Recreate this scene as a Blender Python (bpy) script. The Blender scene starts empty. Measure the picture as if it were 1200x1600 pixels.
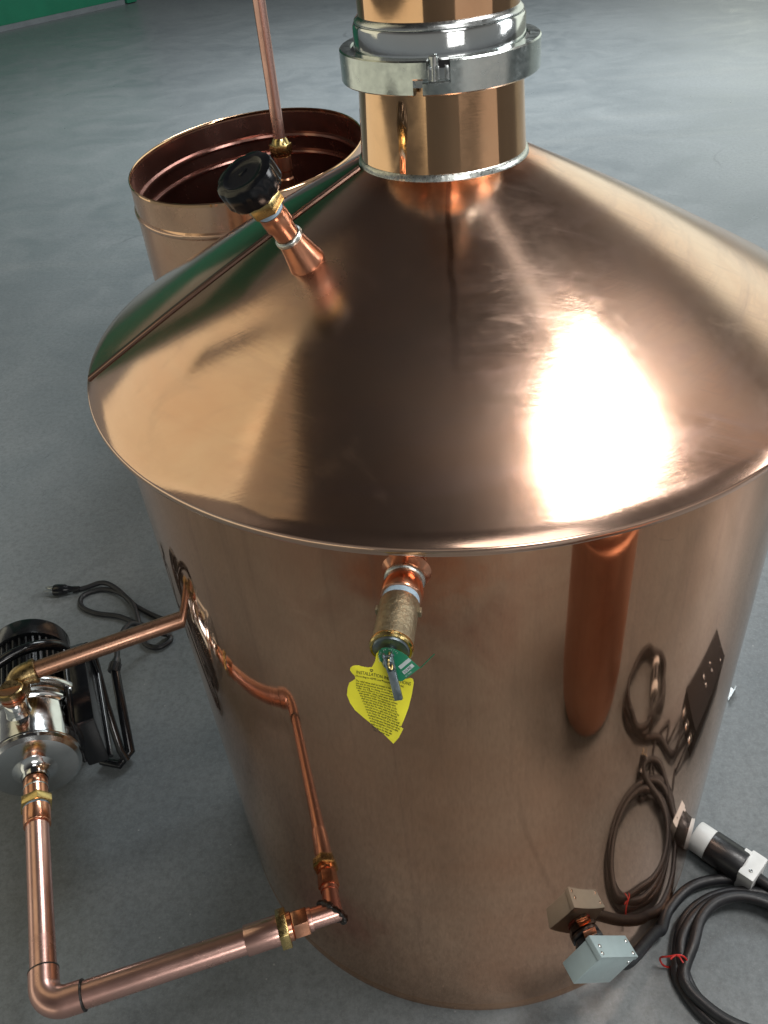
import bpy, bmesh, math, random
from mathutils import Vector, Matrix
from math import sin, cos, pi, radians, atan2, sqrt, tan

random.seed(7)
S = bpy.context.scene
COL = S.collection

# ------------------------------------------------------------------ camera
cam = bpy.data.cameras.new('camera')
co = bpy.data.objects.new('camera', cam)
COL.objects.link(co)
YAW, PITCH, ROLL = -0.1079, 0.6740, -0.1030
CAM = Vector((0.0, -1.0536, 1.5841))
fw = Vector((sin(YAW) * cos(PITCH), cos(YAW) * cos(PITCH), -sin(PITCH)))
r0 = Vector((cos(YAW), -sin(YAW), 0))
u0 = r0.cross(fw)
rr = r0 * cos(ROLL) + u0 * sin(ROLL)
uu = u0 * cos(ROLL) - r0 * sin(ROLL)
m = Matrix((rr, uu, -fw)).transposed().to_4x4()
m.translation = CAM
co.matrix_world = m
cam.sensor_fit = 'VERTICAL'
cam.sensor_height = 24.0
cam.lens = 24.0 * 1331.46 / 1600.0
cam.clip_start = 0.02
cam.clip_end = 200
S.camera = co

# ------------------------------------------------------------------ world: dim hall seen as an environment
W = bpy.data.worlds.new('World')
S.world = W
W.use_nodes = True
wn = W.node_tree.nodes
wl = W.node_tree.links
wn.clear()


class NT:
    """tiny node-building helper"""
    def __init__(s, tree):
        s.t = tree; s.n = tree.nodes; s.l = tree.links

    def node(s, typ, **kw):
        nd = s.n.new(typ)
        for k, v in kw.items():
            setattr(nd, k, v)
        return nd

    def put(s, sock, v):
        if isinstance(v, bpy.types.NodeSocket):
            s.l.new(v, sock)
        else:
            sock.default_value = v

    def math(s, op, a, b=0.0, c=None, clamp=False):
        nd = s.node('ShaderNodeMath', operation=op, use_clamp=clamp)
        s.put(nd.inputs[0], a); s.put(nd.inputs[1], b)
        if c is not None:
            s.put(nd.inputs[2], c)
        return nd.outputs[0]

    def step(s, v, a, b, lo=0.0, hi=1.0):
        nd = s.node('ShaderNodeMapRange', interpolation_type='SMOOTHSTEP')
        s.put(nd.inputs[0], v)
        nd.inputs[1].default_value = a; nd.inputs[2].default_value = b
        nd.inputs[3].default_value = lo; nd.inputs[4].default_value = hi
        return nd.outputs[0]

    def lin(s, v, a, b, lo=0.0, hi=1.0):
        nd = s.node('ShaderNodeMapRange')
        s.put(nd.inputs[0], v)
        nd.inputs[1].default_value = a; nd.inputs[2].default_value = b
        nd.inputs[3].default_value = lo; nd.inputs[4].default_value = hi
        return nd.outputs[0]

    def mix(s, f, a, b, blend='MIX'):
        nd = s.node('ShaderNodeMix', data_type='RGBA', blend_type=blend)
        s.put(nd.inputs[0], f)
        s.put(nd.inputs[6], a if isinstance(a, bpy.types.NodeSocket) else (*a[:3], 1))
        s.put(nd.inputs[7], b if isinstance(b, bpy.types.NodeSocket) else (*b[:3], 1))
        return nd.outputs[2]

    def ramp(s, f, stops):
        nd = s.node('ShaderNodeValToRGB')
        e = nd.color_ramp.elements
        while len(e) > 1:
            e.remove(e[0])
        e[0].position = stops[0][0]; e[0].color = (*stops[0][1], 1)
        for p, c in stops[1:]:
            k = e.new(p); k.color = (*c, 1)
        s.put(nd.inputs[0], f)
        return nd.outputs[0]

    def noise(s, vec, scale, detail=4, rough=.55, dist=0.0):
        nd = s.node('ShaderNodeTexNoise')
        if vec is not None:
            s.put(nd.inputs['Vector'], vec)
        nd.inputs['Scale'].default_value = scale
        nd.inputs['Detail'].default_value = detail
        nd.inputs['Roughness'].default_value = rough
        nd.inputs['Distortion'].default_value = dist
        return nd.outputs[0]

    def combine(s, x, y, z):
        nd = s.node('ShaderNodeCombineXYZ')
        s.put(nd.inputs[0], x); s.put(nd.inputs[1], y); s.put(nd.inputs[2], z)
        return nd.outputs[0]

    def sep(s, v):
        nd = s.node('ShaderNodeSeparateXYZ')
        s.put(nd.inputs[0], v)
        return nd.outputs


w = NT(W.node_tree)
tc = w.node('ShaderNodeTexCoord')
X, Y, Z = w.sep(tc.outputs['Generated'])
EL = w.math('MULTIPLY', w.math('ARCSINE', Z), 180 / pi)
AZ = w.math('MULTIPLY', w.math('ARCTAN2', X, Y), 180 / pi)
base = w.ramp(w.lin(Z, -1, 1), [(0.0, (.05, .05, .05)), (.48, (.10, .105, .11)), (.52, (.17, .18, .18)), (.62, (.19, .19, .18)),
                               (.74, (.085, .08, .075)), (.86, (.024, .022, .022)), (1.0, (.018, .017, .017))])


def patch(col, az0, az1, el0, el1, c, s=3.0, se=3.0):
    f = w.math('MULTIPLY', w.step(AZ, az0 - s, az0 + s), w.step(AZ, az1 - s, az1 + s, 1, 0))
    f = w.math('MULTIPLY', f, w.math('MULTIPLY', w.step(EL, el0 - se, el0 + se), w.step(EL, el1 - se, el1 + se, 1, 0)))
    return w.mix(f, col, c)


base = patch(base, 14, 60, -4, 20, (.95, 1.0, .86), 4, 4)       # pale end wall beyond the right side
base = patch(base, 52, 74, 33, 50, (.36, .32, .29), 6, 6)       # upper wall on the right
base = patch(base, -112, -80, 28, 52, (.16, .14, .12), 6, 6)
bg = w.node('ShaderNodeBackground')
w.l.new(base, bg.inputs[0])
bg.inputs[1].default_value = 1.0
wo = w.node('ShaderNodeOutputWorld')
w.l.new(bg.outputs[0], wo.inputs[0])


# ------------------------------------------------------------------ lamps (skylight, strip, hall lamp, plus added fill lamps)
def area(name, loc, target, sx, sy, radiance, col):
    L = bpy.data.lights.new(name, 'AREA')
    L.shape = 'RECTANGLE'; L.size = sx; L.size_y = sy
    L.energy = radiance * pi * sx * sy
    L.color = col
    o = bpy.data.objects.new(name, L)
    COL.objects.link(o)
    d = Vector(target) - Vector(loc)
    o.location = loc
    o.rotation_euler = d.to_track_quat('-Z', 'Y').to_euler()
    return o


def polar(o, az, el, d):
    a, e = radians(az), radians(el)
    return Vector(o) + Vector((sin(a) * cos(e), cos(a) * cos(e), sin(e))) * d


P0 = (.28, -.22, 1.13)
c4 = polar((0, 0, 0), 129, 0, 4.0)
area('right_fill_lamp', (c4.x, c4.y, .56), (0, 0, .56), 4.3, .85, .34, (1, .88, .80))  # added lamp, gives the right of the neck something pale to mirror
area('side_fill_lamp', (4.1, .5, 2.3), (.9, 0, 0), 1.5, 1.5, 8.0, (.97, .99, 1))  # added fill for the floor right of the pot, not mirrored in the lid
du = area('upper_fill_lamp', (-2.78, -.02, 4.9), (-2.78, -.02, 0), 1.75, .85, .21, (1, .82, .52))  # added dim panel that softens the tan reflection's edge on the lid
du.rotation_euler = (0, 0, radians(108))
sky = area('skylight_lamp', (1.73, -.14, 4.2), (1.73, -.14, 0), 1.62, .64, 26.0, (1, .97, .93))
sky.rotation_euler = (0, 0, radians(50))
tl = area('strip_lamp', (1.50, .90, 5.0), (1.50, .90, 0), 1.35, .30, .75, (1, .97, .93))
tl.rotation_euler = (0, 0, radians(-45))
P1 = (-.25, -.2, 1.13)
c1 = polar(P1, -68, 0, 2.6)
area('left_fill_lamp', (c1.x, c1.y, 3.2), (P1[0], P1[1], 3.2), 1.95, 2.9, .60, (1, .88, .56))  # added lamp standing in for the bright cream wall mirrored in the lid
c2 = polar((0, 0, 0), -106, 0, 3.0)
area('low_fill_lamp', (c2.x, c2.y, .56), (0, 0, .56), 8.0, .85, .62, (1, .93, .70))  # added low panel for the cream reflection on the neck's left
hl = area('hall_lamp', (.9, 5.6, 5.2), (.6, 6.4, 0), 3.0, 3.0, 14.0, (.92, .975, 1))
hl.data.spread = radians(136)
c3 = polar((0, 0, .6), 158, 50, 4.0)
area('front_fill_lamp', c3, (0, -.3, .6), 1.6, 1.6, 2.5, (1, .98, .95))  # added fill behind the camera for the front floor and tags
area('rear_fill_lamp', (2.6, -6.6, 3.0), (0, -.4, .9), 2.4, 1.6, 9.5, (1, .97, .94))  # added fill that lights the floor behind the camera and lifts the tags

S.view_settings.view_transform = 'Standard'
S.view_settings.look = 'None'
S.view_settings.exposure = 0.14
S.view_settings.gamma = 1
S.view_settings.use_curve_mapping = False
S.render.engine = 'CYCLES'
S.cycles.max_bounces = 10
S.cycles.glossy_bounces = 6
S.cycles.caustics_reflective = False
S.cycles.caustics_refractive = False
S.cycles.use_denoising = True
S.cycles.sample_clamp_indirect = 4.0


# ------------------------------------------------------------------ materials
def new_mat(name):
    mt = bpy.data.materials.new(name)
    mt.use_nodes = True
    nt = NT(mt.node_tree)
    b = nt.n['Principled BSDF']
    return mt, nt, b


def simple(name, col, rough=.5, metal=0.0, rv=.12, cv=.18, scale=40, bump=.0, bscale=200, spec=.5, coat=0.0):
    mt, nt, b = new_mat(name)
    tc = nt.node('ShaderNodeTexCoord').outputs['Object']
    n1 = nt.noise(tc, scale, 5)
    n2 = nt.noise(tc, scale * 3.7, 3)
    nt.put(b.inputs['Base Color'], nt.mix(nt.lin(n1, .3, .7), [c * (1 - cv) for c in col], [min(1, c * (1 + cv * .5)) for c in col]))
    nt.put(b.inputs['Roughness'], nt.lin(n2, .3, .7, max(.03, rough - rv), rough + rv))
    b.inputs['Metallic'].default_value = metal
    b.inputs['Specular IOR Level'].default_value = spec
    b.inputs['Coat Weight'].default_value = coat
    if bump:
        bp = nt.node('ShaderNodeBump')
        bp.inputs['Strength'].default_value = bump
        bp.inputs['Distance'].default_value = .001
        nt.put(bp.inputs['Height'], nt.noise(tc, bscale, 4))
        nt.l.new(bp.outputs[0], b.inputs['Normal'])
    return mt


def copper_sheet(name, col, r0, r1, scratch=.0, lobe=.25, lobe_rough=.42, aniso=.0, waves=.0, warm=(.66, .30, .16), extra=None, side=0.0, rspot=None, mottle=.30, scuff=0.0):
    """polished sheet copper: a sharp lobe plus a broad hand-rubbed lobe, smudges and fine scratches"""
    mt, nt, b = new_mat(name)
    tc = nt.node('ShaderNodeTexCoord').outputs['Object']
    x, y, z = nt.sep(tc)
    big = nt.noise(tc, 3.2, 5, .6, .4)
    mid = nt.noise(tc, 13, 5, .6, .8)
    fine = nt.noise(tc, 90, 3)
    colr = nt.mix(nt.lin(big, .42, .72, 0, .55), col, warm)
    colr = nt.mix(nt.lin(mid, .55, .8, 0, mottle), colr, [c * .62 for c in col])
    if extra:
        colr = extra(nt, colr, x, y, z)
    nt.put(b.inputs['Base Color'], colr)
    b.inputs['Metallic'].default_value = 1
    rg = nt.lin(nt.math('ADD', nt.math('MULTIPLY', mid, .7), nt.math('MULTIPLY', fine, .3)), .35, .68, r0, r1)
    if side:      # the right half was rubbed with a coarser pad
        rg = nt.math('ADD', rg, nt.step(x, -.20, .12, 0, side))
    # hand marks and dried splashes: sparse duller islands
    smg = nt.noise(tc, 6.5, 6, .62, 2.2)
    rg = nt.math('ADD', rg, nt.lin(smg, .60, .72, 0, .07))
    if rspot:
        d = nt.math('SQRT', nt.math('ADD', nt.math('ADD', nt.math('POWER', nt.math('SUBTRACT', x, rspot[0]), 2.0), nt.math('POWER', nt.math('SUBTRACT', y, rspot[1]), 2.0)), nt.math('POWER', nt.math('SUBTRACT', z, rspot[2]), 2.0)))
        d = nt.math('ADD', d, nt.math('MULTIPLY', nt.math('SUBTRACT', mid, .5), .06))
        k_ = nt.step(d, rspot[3] * .1, rspot[3] * 1.4, 1, 0)
        rg = nt.math('ADD', rg, nt.math('MULTIPLY', k_, .17))
        colr = nt.mix(nt.math('MULTIPLY', k_, .55), colr, (.36, .21, .18))
        nt.put(b.inputs['Base Color'], colr)
    ang = nt.math('ARCTAN2', y, x)
    rad = nt.math('SQRT', nt.math('ADD', nt.math('MULTIPLY', x, x), nt.math('MULTIPLY', y, y)))
    if scuff:    # rubbed arcs and short diagonal scuffs of dull, slightly purple oxide
        a1 = nt.noise(nt.combine(nt.math('MULTIPLY', ang, 2.2), nt.math('MULTIPLY', rad, 34), z), 1.0, 6, .65, .6)
        mp1 = nt.node('ShaderNodeMapping'); mp1.inputs['Rotation'].default_value = (0, 0, radians(-52)); mp1.inputs['Scale'].default_value = (5, 70, 5)
        nt.l.new(tc, mp1.inputs[0])
        a2 = nt.noise(mp1.outputs[0], 1.0, 6, .7, .3)
        zone = nt.math('MULTIPLY', nt.step(x, -.26, -.10, .25, 1), nt.lin(big, .35, .6, .4, 1))
        sc_ = nt.math('MULTIPLY', nt.math('MAXIMUM', nt.lin(a1, .46, .70), nt.lin(a2, .54, .72)), zone)
        colr = nt.mix(nt.math('MULTIPLY', sc_, scuff), colr, (.52, .36, .32))
        nt.put(b.inputs['Base Color'], colr)
        rg = nt.math('ADD', rg, nt.math('MULTIPLY', sc_, .055))
    nt.put(b.inputs['Roughness'], rg)
    bp = nt.node('ShaderNodeBump')
    bp.inputs['Distance'].default_value = .001
    s1 = nt.noise(nt.combine(nt.math('MULTIPLY', ang, 9), nt.math('MULTIPLY', nt.math('ADD', rad, z), 420), 0), 1.0, 4, .7)
    va = nt.node('ShaderNodeMapping')
    va.inputs['Rotation'].default_value = (0, 0, radians(38))
    va.inputs['Scale'].default_value = (9, 330, 9)
    nt.l.new(tc, va.inputs[0])
    s2 = nt.noise(va.outputs[0], 1.0, 4, .75)
    h = nt.math('ADD', nt.math('MULTIPLY', s1, scratch), nt.math('MULTIPLY', s2, scratch * .8))
    if waves:
        h = nt.math('ADD', h, nt.math('MULTIPLY', nt.noise(tc, 5.0, 2, .4), waves))
    bp.inputs['Strength'].default_value = 1
    nt.put(bp.inputs['Height'], h)
    nt.l.new(bp.outputs[0], b.inputs['Normal'])
    b2 = nt.node('ShaderNodeBsdfPrincipled')
    nt.put(b2.inputs['Base Color'], colr)
    b2.inputs['Metallic'].default_value = 1
    b2.inputs['Roughness'].default_value = lobe_rough
    if aniso:
        b2.inputs['Anisotropic'].default_value = aniso
        tg = nt.node('ShaderNodeTangent', direction_type='RADIAL', axis='Z')
        nt.l.new(tg.outputs[0], b2.inputs['Tangent'])
    mx = nt.node('ShaderNodeMixShader')
    nt.put(mx.inputs[0], nt.lin(big, .3, .7, lobe * .6, lobe * 1.4))
    nt.l.new(b.outputs[0], mx.inputs[1]); nt.l.new(b2.outputs[0], mx.inputs[2])
    nt.l.new(mx.outputs[0], nt.n['Material Output'].inputs[0])
    return mt


COP = (.86, .53, .36)


def body_heat(nt, colr, x, y, z):
    # flame-reddened copper round the relief valve boss and the lower port
    def spot(px, py, pz, r):
        d = nt.math('ADD', nt.math('POWER', nt.math('SUBTRACT', x, px), 2.0), nt.math('POWER', nt.math('SUBTRACT', y, py), 2.0))
        d = nt.math('SQRT', nt.math('ADD', d, nt.math('POWER', nt.math('SUBTRACT', z, pz), 2.0)))
        nz = nt.noise(nt.combine(x, y, z), 22, 4)
        return nt.step(nt.math('ADD', d, nt.math('MULTIPLY', nt.math('SUBTRACT', nz, .5), .12)), r * .25, r, 1, 0)
    c = nt.mix(nt.math('MULTIPLY', spot(-.045, -.447, 1.03, .10), .75), colr, (.72, .22, .09))
    # blotchy flame tint spreading wider round the valve, and pale-dark run marks down the wall
    ang = nt.math('ARCTAN2', y, x)
    c = nt.mix(nt.math('MULTIPLY', nt.math('MULTIPLY', spot(-.045, -.447, .99, .24), nt.lin(nt.noise(nt.combine(x, y, z), 9, 6, .65, 1.5), .45, .7)), .55), c, (.50, .21, .13))
    runs = nt.noise(nt.combine(nt.math('MULTIPLY', ang, 26), nt.math('MULTIPLY', z, 1.3), 3.0), 1.0, 5, .6, .4)
    c = nt.mix(nt.lin(runs, .54, .72, 0, .30), c, (.47, .27, .185))
    c = nt.mix(nt.lin(nt.noise(nt.combine(x, y, z), 34, 4, .7, 1.0), .66, .74, 0, .35), c, (.40, .23, .16))
    return nt.mix(nt.math('MULTIPLY', spot(-.222, -.392, .225, .12), .55), c, (.62, .20, .12))


def lid_tint(nt, colr, x, y, z):
    rad = nt.math('SQRT', nt.math('ADD', nt.math('MULTIPLY', x, x), nt.math('MULTIPLY', y, y)))
    nz = nt.noise(nt.combine(x, y, z), 26, 4)
    f = nt.step(nt.math('ADD', rad, nt.math('MULTIPLY', nz, .03)), .108, .150, 1, 0)
    c = nt.mix(nt.math('MULTIPLY', f, .7), colr, (.78, .28, .10))  # orange ring blended in close round the neck
    # thin dark line running down from the neck
    t = nt.math('ABSOLUTE', nt.math('SUBTRACT', x, nt.math('ADD', .004, nt.math('MULTIPLY', nt.math('SUBTRACT', nz, .5), .01))))
    g = nt.math('MULTIPLY', nt.step(t, .0015, .005, 1, 0), nt.math('MULTIPLY', nt.step(y, -.36, -.14, 0, 1), nt.step(y, -.09, -.08, 1, 0)))
    return nt.mix(nt.math('MULTIPLY', g, .75), c, (.15, .065, .04))


M = {}
M['body'] = copper_sheet('copper_body_sheet', (.74, .45, .29), .025, .065, scratch=.005, lobe=.10, lobe_rough=.34, waves=.12, extra=body_heat)
M['lid'] = copper_sheet('copper_lid_sheet', (.82, .585, .45), .085, .13, scratch=.05, lobe=.07, lobe_rough=.26, aniso=.85, waves=.05, extra=lid_tint, side=.05, scuff=.55, rspot=(-.136, -.188, 1.206, .075))
M['neck'] = copper_sheet('copper_neck_sheet', (.90, .58, .35), .04, .10, scratch=.006, lobe=.08, lobe_rough=.32, warm=(.80, .42, .22))
M['vat'] = copper_sheet('copper_vat_sheet', (.84, .56, .40), .10, .22, scratch=.02, lobe=.28, lobe_rough=.45, warm=(.70, .36, .24))
M['scorch'] = simple('scorched_copper', (.10, .045, .03), .38, .6, .1, .4, 200, .4, 300)
M['drum'] = copper_sheet('aged_copper_drum', (.52, .28, .19), .28, .5, scratch=.03, lobe=.5, lobe_rough=.6, warm=(.40, .17, .10), mottle=.6)
M['seam'] = copper_sheet('darkened_copper_seam', (.26, .155, .12), .14, .30, scratch=.03, lobe=.2, lobe_rough=.4, warm=(.2, .10, .07))
M['vat_shade'] = copper_sheet('shaded_vat_copper', (.36, .19, .155), .14, .30, scratch=.03, lobe=.2, lobe_rough=.45, warm=(.28, .13, .10))  # deeper copper tone carrying the shade inside the vat
M['pipe'] = copper_sheet('copper_pipe_metal', (.79, .49, .42), .14, .32, scratch=.05, lobe=.34, lobe_rough=.45, warm=(.46, .22, .16), mottle=.6)
M['fitting'] = copper_sheet('copper_fitting_metal', (.72, .37, .24), .12, .26, scratch=.03, lobe=.3, lobe_rough=.4, warm=(.66, .24, .10))
M['dull'] = copper_sheet('dull_copper_metal', (.45, .25, .17), .22, .38, scratch=.03, lobe=.4, lobe_rough=.5, warm=(.36, .20, .11))
M['brass'] = simple('brass_metal', (.68, .52, .22), .22, 1, .07, .12, 60, .05, 200)
M['cast'] = simple('cast_bronze_metal', (.36, .31, .21), .50, 1, .08, .25, 90, .7, 260)
M['olive'] = simple('tarnished_brass_metal', (.44, .32, .15), .30, 1, .1, .35, 45, .2, 200)
M['steel'] = simple('polished_steel', (.74, .76, .76), .10, 1, .05, .06, 20, .03, 300)
M['pump_steel'] = simple('drawn_stainless_steel', (.66, .68, .68), .14, 1, .06, .08, 14, .10, 60)
M['cast_steel'] = simple('polished_cast_steel', (.62, .68, .67), .22, 1, .06, .08, 30, .06, 300)
M['satin'] = simple('satin_steel', (.62, .65, .65), .24, 1, .07, .10, 30, .05, 300)
M['zinc'] = simple('zinc_plated_steel', (.30, .36, .40), .36, 1, .08, .2, 60, .1, 400)
M['solder'] = simple('tin_solder', (.62, .65, .62), .30, 1, .1, .25, 90, .5, 180)
M['black_solder'] = simple('burnt_flux', (.035, .032, .030), .35, .3, .15, .4, 120, .8, 200)
M['gloss_black'] = simple('gloss_black_paint', (.010, .011, .013), .16, 0, .06, .3, 60, .06, 250)
M['matte_black'] = simple('matte_black_enamel', (.010, .010, .011), .55, 0, .06, .2, 60, .1, 400, spec=.15)
M['rubber'] = simple('black_rubber_sheath', (.016, .017, .020), .46, 0, .08, .3, 60, .1, 500)
M['black_plastic'] = simple('black_moulded_plastic', (.018, .019, .021), .34, 0, .08, .2, 60, .1, 400)
M['knob'] = simple('black_bakelite', (.006, .0065, .008), .17, 0, .04, .2, 50, spec=.35)
M['fin'] = simple('black_cast_aluminium', (.014, .015, .016), .32, 0, .1, .3, 80, .3, 300)
M['grey_paint'] = simple('grey_enamel_paint', (.36, .45, .46), .34, 0, .06, .05, 60, .15, 600)
M['white'] = simple('white_nylon', (.78, .78, .76), .38, 0, .06, .05, 60)
M['red'] = simple('red_tie_plastic', (.55, .025, .02), .35, 0, .05, .1, 60)
M['tape'] = simple('pale_thread_tape', (.42, .55, .66), .45, 0, .1, .25, 120, .5, 300)
M['yellow'] = simple('yellow_card', (.95, .89, .05), .48, 0, .05, .05, 90)
M['green_card'] = simple('green_card', (.012, .20, .10), .42, 0, .05, .12, 90)
M['ink'] = simple('black_ink', (.03, .03, .02), .6, 0)
M['label_grey'] = simple('pale_print', (.50, .58, .58), .5, 0)
M['gasket'] = simple('dark_gasket', (.02, .018, .018), .5, 0)
M['red_gasket'] = simple('red_rubber_gasket', (.30, .02, .02), .5, 0)


def floor_mat():
    mt, nt, b = new_mat('trowelled_concrete')
    tc = nt.node('ShaderNodeTexCoord').outputs['Object']
    big = nt.noise(tc, .55, 5, .55, .6)
    mid = nt.noise(tc, 2.6, 6, .62, 1.2)
    fine = nt.noise(tc, 60, 4, .6)
    grain = nt.noise(tc, 420, 2, .6)
    mp = nt.node('ShaderNodeMapping')
    mp.inputs['Rotation'].default_value = (0, 0, radians(24))
    mp.inputs['Scale'].default_value = (.35, 3.2, 1)
    nt.l.new(tc, mp.inputs[0])
    streak = nt.noise(mp.outputs[0], 1.0, 6, .6, .8)
    c = nt.mix(nt.lin(big, .35, .65), (.140, .160, .170), (.205, .226, .233))
    c = nt.mix(nt.lin(mid, .36, .74, 0, .45), c, (.25, .265, .266))
    c = nt.mix(nt.lin(streak, .56, .78, 0, .35), c, (.255, .262, .255))
    c = nt.mix(nt.lin(fine, .42, .72, 0, .55), c, (.105, .115, .120))
    c = nt.mix(nt.lin(grain, .56, .74, 0, .55), c, (.30, .30, .29))
    g2 = nt.noise(tc, 150, 3, .7)
    c = nt.mix(nt.lin(g2, .52, .72, 0, .45), c, (.10, .112, .118))
    c = nt.mix(nt.lin(g2, .30, .46, .40, 0), c, (.27, .285, .285))
    # hairline cracks
    vo = nt.node('ShaderNodeTexVoronoi', feature='DISTANCE_TO_EDGE')
    vo.inputs['Scale'].default_value = .42
    wob = nt.node('ShaderNodeMix', data_type='VECTOR')
    nz = nt.node('ShaderNodeTexNoise'); nz.inputs['Scale'].default_value = 1.6; nz.inputs['Detail'].default_value = 5
    nt.l.new(tc, nz.inputs[0])
    vm = nt.node('ShaderNodeVectorMath', operation='MULTIPLY_ADD')
    nt.l.new(nz.outputs[1], vm.inputs[0]); vm.inputs[1].default_value = (.5, .5, 0); nt.l.new(tc, vm.inputs[2])
    nt.l.new(vm.outputs[0], vo.inputs['Vector'])
    cr = nt.math('MULTIPLY', nt.step(vo.outputs[0], .0012, .005, 1, 0), nt.step(nt.noise(tc, .8, 2), .60, .68))
    c = nt.mix(nt.math('MULTIPLY', cr, .4), c, (.06, .065, .068))
    # light specks of grit
    v2 = nt.node('ShaderNodeTexVoronoi'); v2.inputs['Scale'].default_value = 26
    nt.l.new(tc, v2.inputs['Vector'])
    sp = nt.math('MULTIPLY', nt.step(v2.outputs[0], .035, .06, 1, 0), nt.step(nt.noise(tc, 7, 2), .52, .58))
    c = nt.mix(nt.math('MULTIPLY', sp, .6), c, (.42, .42, .40))
    nt.put(b.inputs['Base Color'], c)
    nt.put(b.inputs['Roughness'], nt.lin(mid, .3, .75, .27, .46))
    b.inputs['Specular IOR Level'].default_value = .45
    bp = nt.node('ShaderNodeBump')
    bp.inputs['Strength'].default_value = .25; bp.inputs['Distance'].default_value = .002
    nt.put(bp.inputs['Height'], nt.math('ADD', nt.math('MULTIPLY', fine, .5), nt.math('MULTIPLY', mid, 1.2)))
    nt.l.new(bp.outputs[0], b.inputs['Normal'])
    return mt


M['floor'] = floor_mat()
M['green_wall'] = simple('green_wall_paint', (.012, .19, .10), .55, 0, .05, .12, 3, .2, 60)
M['cream'] = simple('cream_shutter_paint', (.62, .60, .48), .5, 0, .05, .05, 3)
M['grey_wall'] = simple('grey_wall_paint', (.16, .17, .18), .6, 0, .05, .15, 3, .2, 60)
M['duct'] = simple('dull_duct_steel', (.10, .09, .085), .5, .3, .1, .2, 8)
M['trim'] = simple('grey_floor_trim', (.20, .22, .23), .5, 0, .05, .15, 6)


# ------------------------------------------------------------------ mesh helpers (all coordinates are world metres)
def frame(o, zax, xh=None):
    z = Vector(zax).normalized()
    h = Vector(xh) if xh else (Vector((0, 0, 1)) if abs(z.z) < .9 else Vector((1, 0, 0)))
    x = (h - z * h.dot(z)).normalized()
    y = z.cross(x)
    mm = Matrix((x, y, z)).transposed().to_4x4()
    mm.translation = Vector(o)
    return mm


I4 = Matrix.Identity(4)


def ring_faces(bm, a, b):
    n = len(a)
    for i in range(n):
        j = (i + 1) % n
        bm.faces.new((a[i], a[j], b[j], b[i]))


def lathe(bm, prof, M4=I4, seg=48, sx=1.0, sy=1.0, lobes=0, lobe=0.0):
    """prof: (radius, height[, lobed]) from start to end; radius 0 closes an end"""
    prev = None
    for p in prof:
        r, h = p[0], p[1]
        if r <= 1e-7:
            cur = [bm.verts.new(M4 @ Vector((0, 0, h)))]
        else:
            cur = []
            for i in range(seg):
                a = 2 * pi * i / seg
                q = r
                if lobes and len(p) > 2:
                    q = r * (1 - lobe * (0.5 + 0.5 * cos(lobes * a)) ** 4)
                cur.append(bm.verts.new(M4 @ Vector((q * cos(a) * sx, q * sin(a) * sy, h))))
        if prev is not None:
            if len(prev) == 1 and len(cur) > 1:
                for i in range(seg):
                    bm.faces.new((prev[0], cur[(i + 1) % seg], cur[i]))
            elif len(cur) == 1 and len(prev) > 1:
                for i in range(seg):
                    bm.faces.new((prev[i], prev[(i + 1) % seg], cur[0]))
            elif len(cur) > 1:
                ring_faces(bm, prev, cur)
        prev = cur


def prism(bm, pts, h0, h1, M4=I4, bev=0.0):
    """polygon pts (x,y) extruded from h0 to h1"""
    b2 = bmesh.new()
    lo = [b2.verts.new((x, y, h0)) for x, y in pts]
    hi = [b2.verts.new((x, y, h1)) for x, y in pts]
    b2.faces.new(lo[::-1]); b2.faces.new(hi)
    n = len(pts)
    for i in range(n):
        b2.faces.new((lo[i], lo[(i + 1) % n], hi[(i + 1) % n], hi[i]))
    bmesh.ops.recalc_face_normals(b2, faces=b2.faces)
    if bev:
        bmesh.ops.bevel(b2, geom=list(b2.edges), offset=bev, segments=2, affect='EDGES', profile=.6)
    merge(bm, b2, M4)


def merge(bm, b2, M4=I4):
    vm = {}
    for v in b2.verts:
        vm[v] = bm.verts.new(M4 @ v.co)
    for f in b2.faces:
        try:
            bm.faces.new([vm[v] for v in f.verts])
        except ValueError:
            pass
    b2.free()


def box(bm, sx, sy, sz, M4=I4, bev=.0):
    prism(bm, [(-sx / 2, -sy / 2), (sx / 2, -sy / 2), (sx / 2, sy / 2), (-sx / 2, sy / 2)], -sz / 2, sz / 2, M4, bev)


def hexnut(bm, af, h0, h1, M4, bore=0.0, bev=.0015, rot=0.0):
    R = af / 2 / cos(pi / 6)
    prism(bm, [(R * cos(rot + i * pi / 3), R * sin(rot + i * pi / 3)) for i in range(6)], h0, h1, M4, bev)


def spline(pts, n=10, closed=False):
    P = [Vector(p) for p in pts]
    out = []
    N = len(P)
    rng = N if closed else N - 1
    for i in range(rng):
        if closed:
            a, b, c, d = P[(i - 1) % N], P[i], P[(i + 1) % N], P[(i + 2) % N]
        else:
            b, c = P[i], P[i + 1]
            a = P[i - 1] if i > 0 else b * 2 - c
            d = P[i + 2] if i + 2 < N else c * 2 - b
        for k in range(n):
            t = k / n
            out.append(.5 * ((2 * b) + (c - a) * t + (2 * a - 5 * b + 4 * c - d) * t * t + (3 * b - a - 3 * c + d) * t ** 3))
    if not closed:
        out.append(P[-1])
    return out


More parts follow.
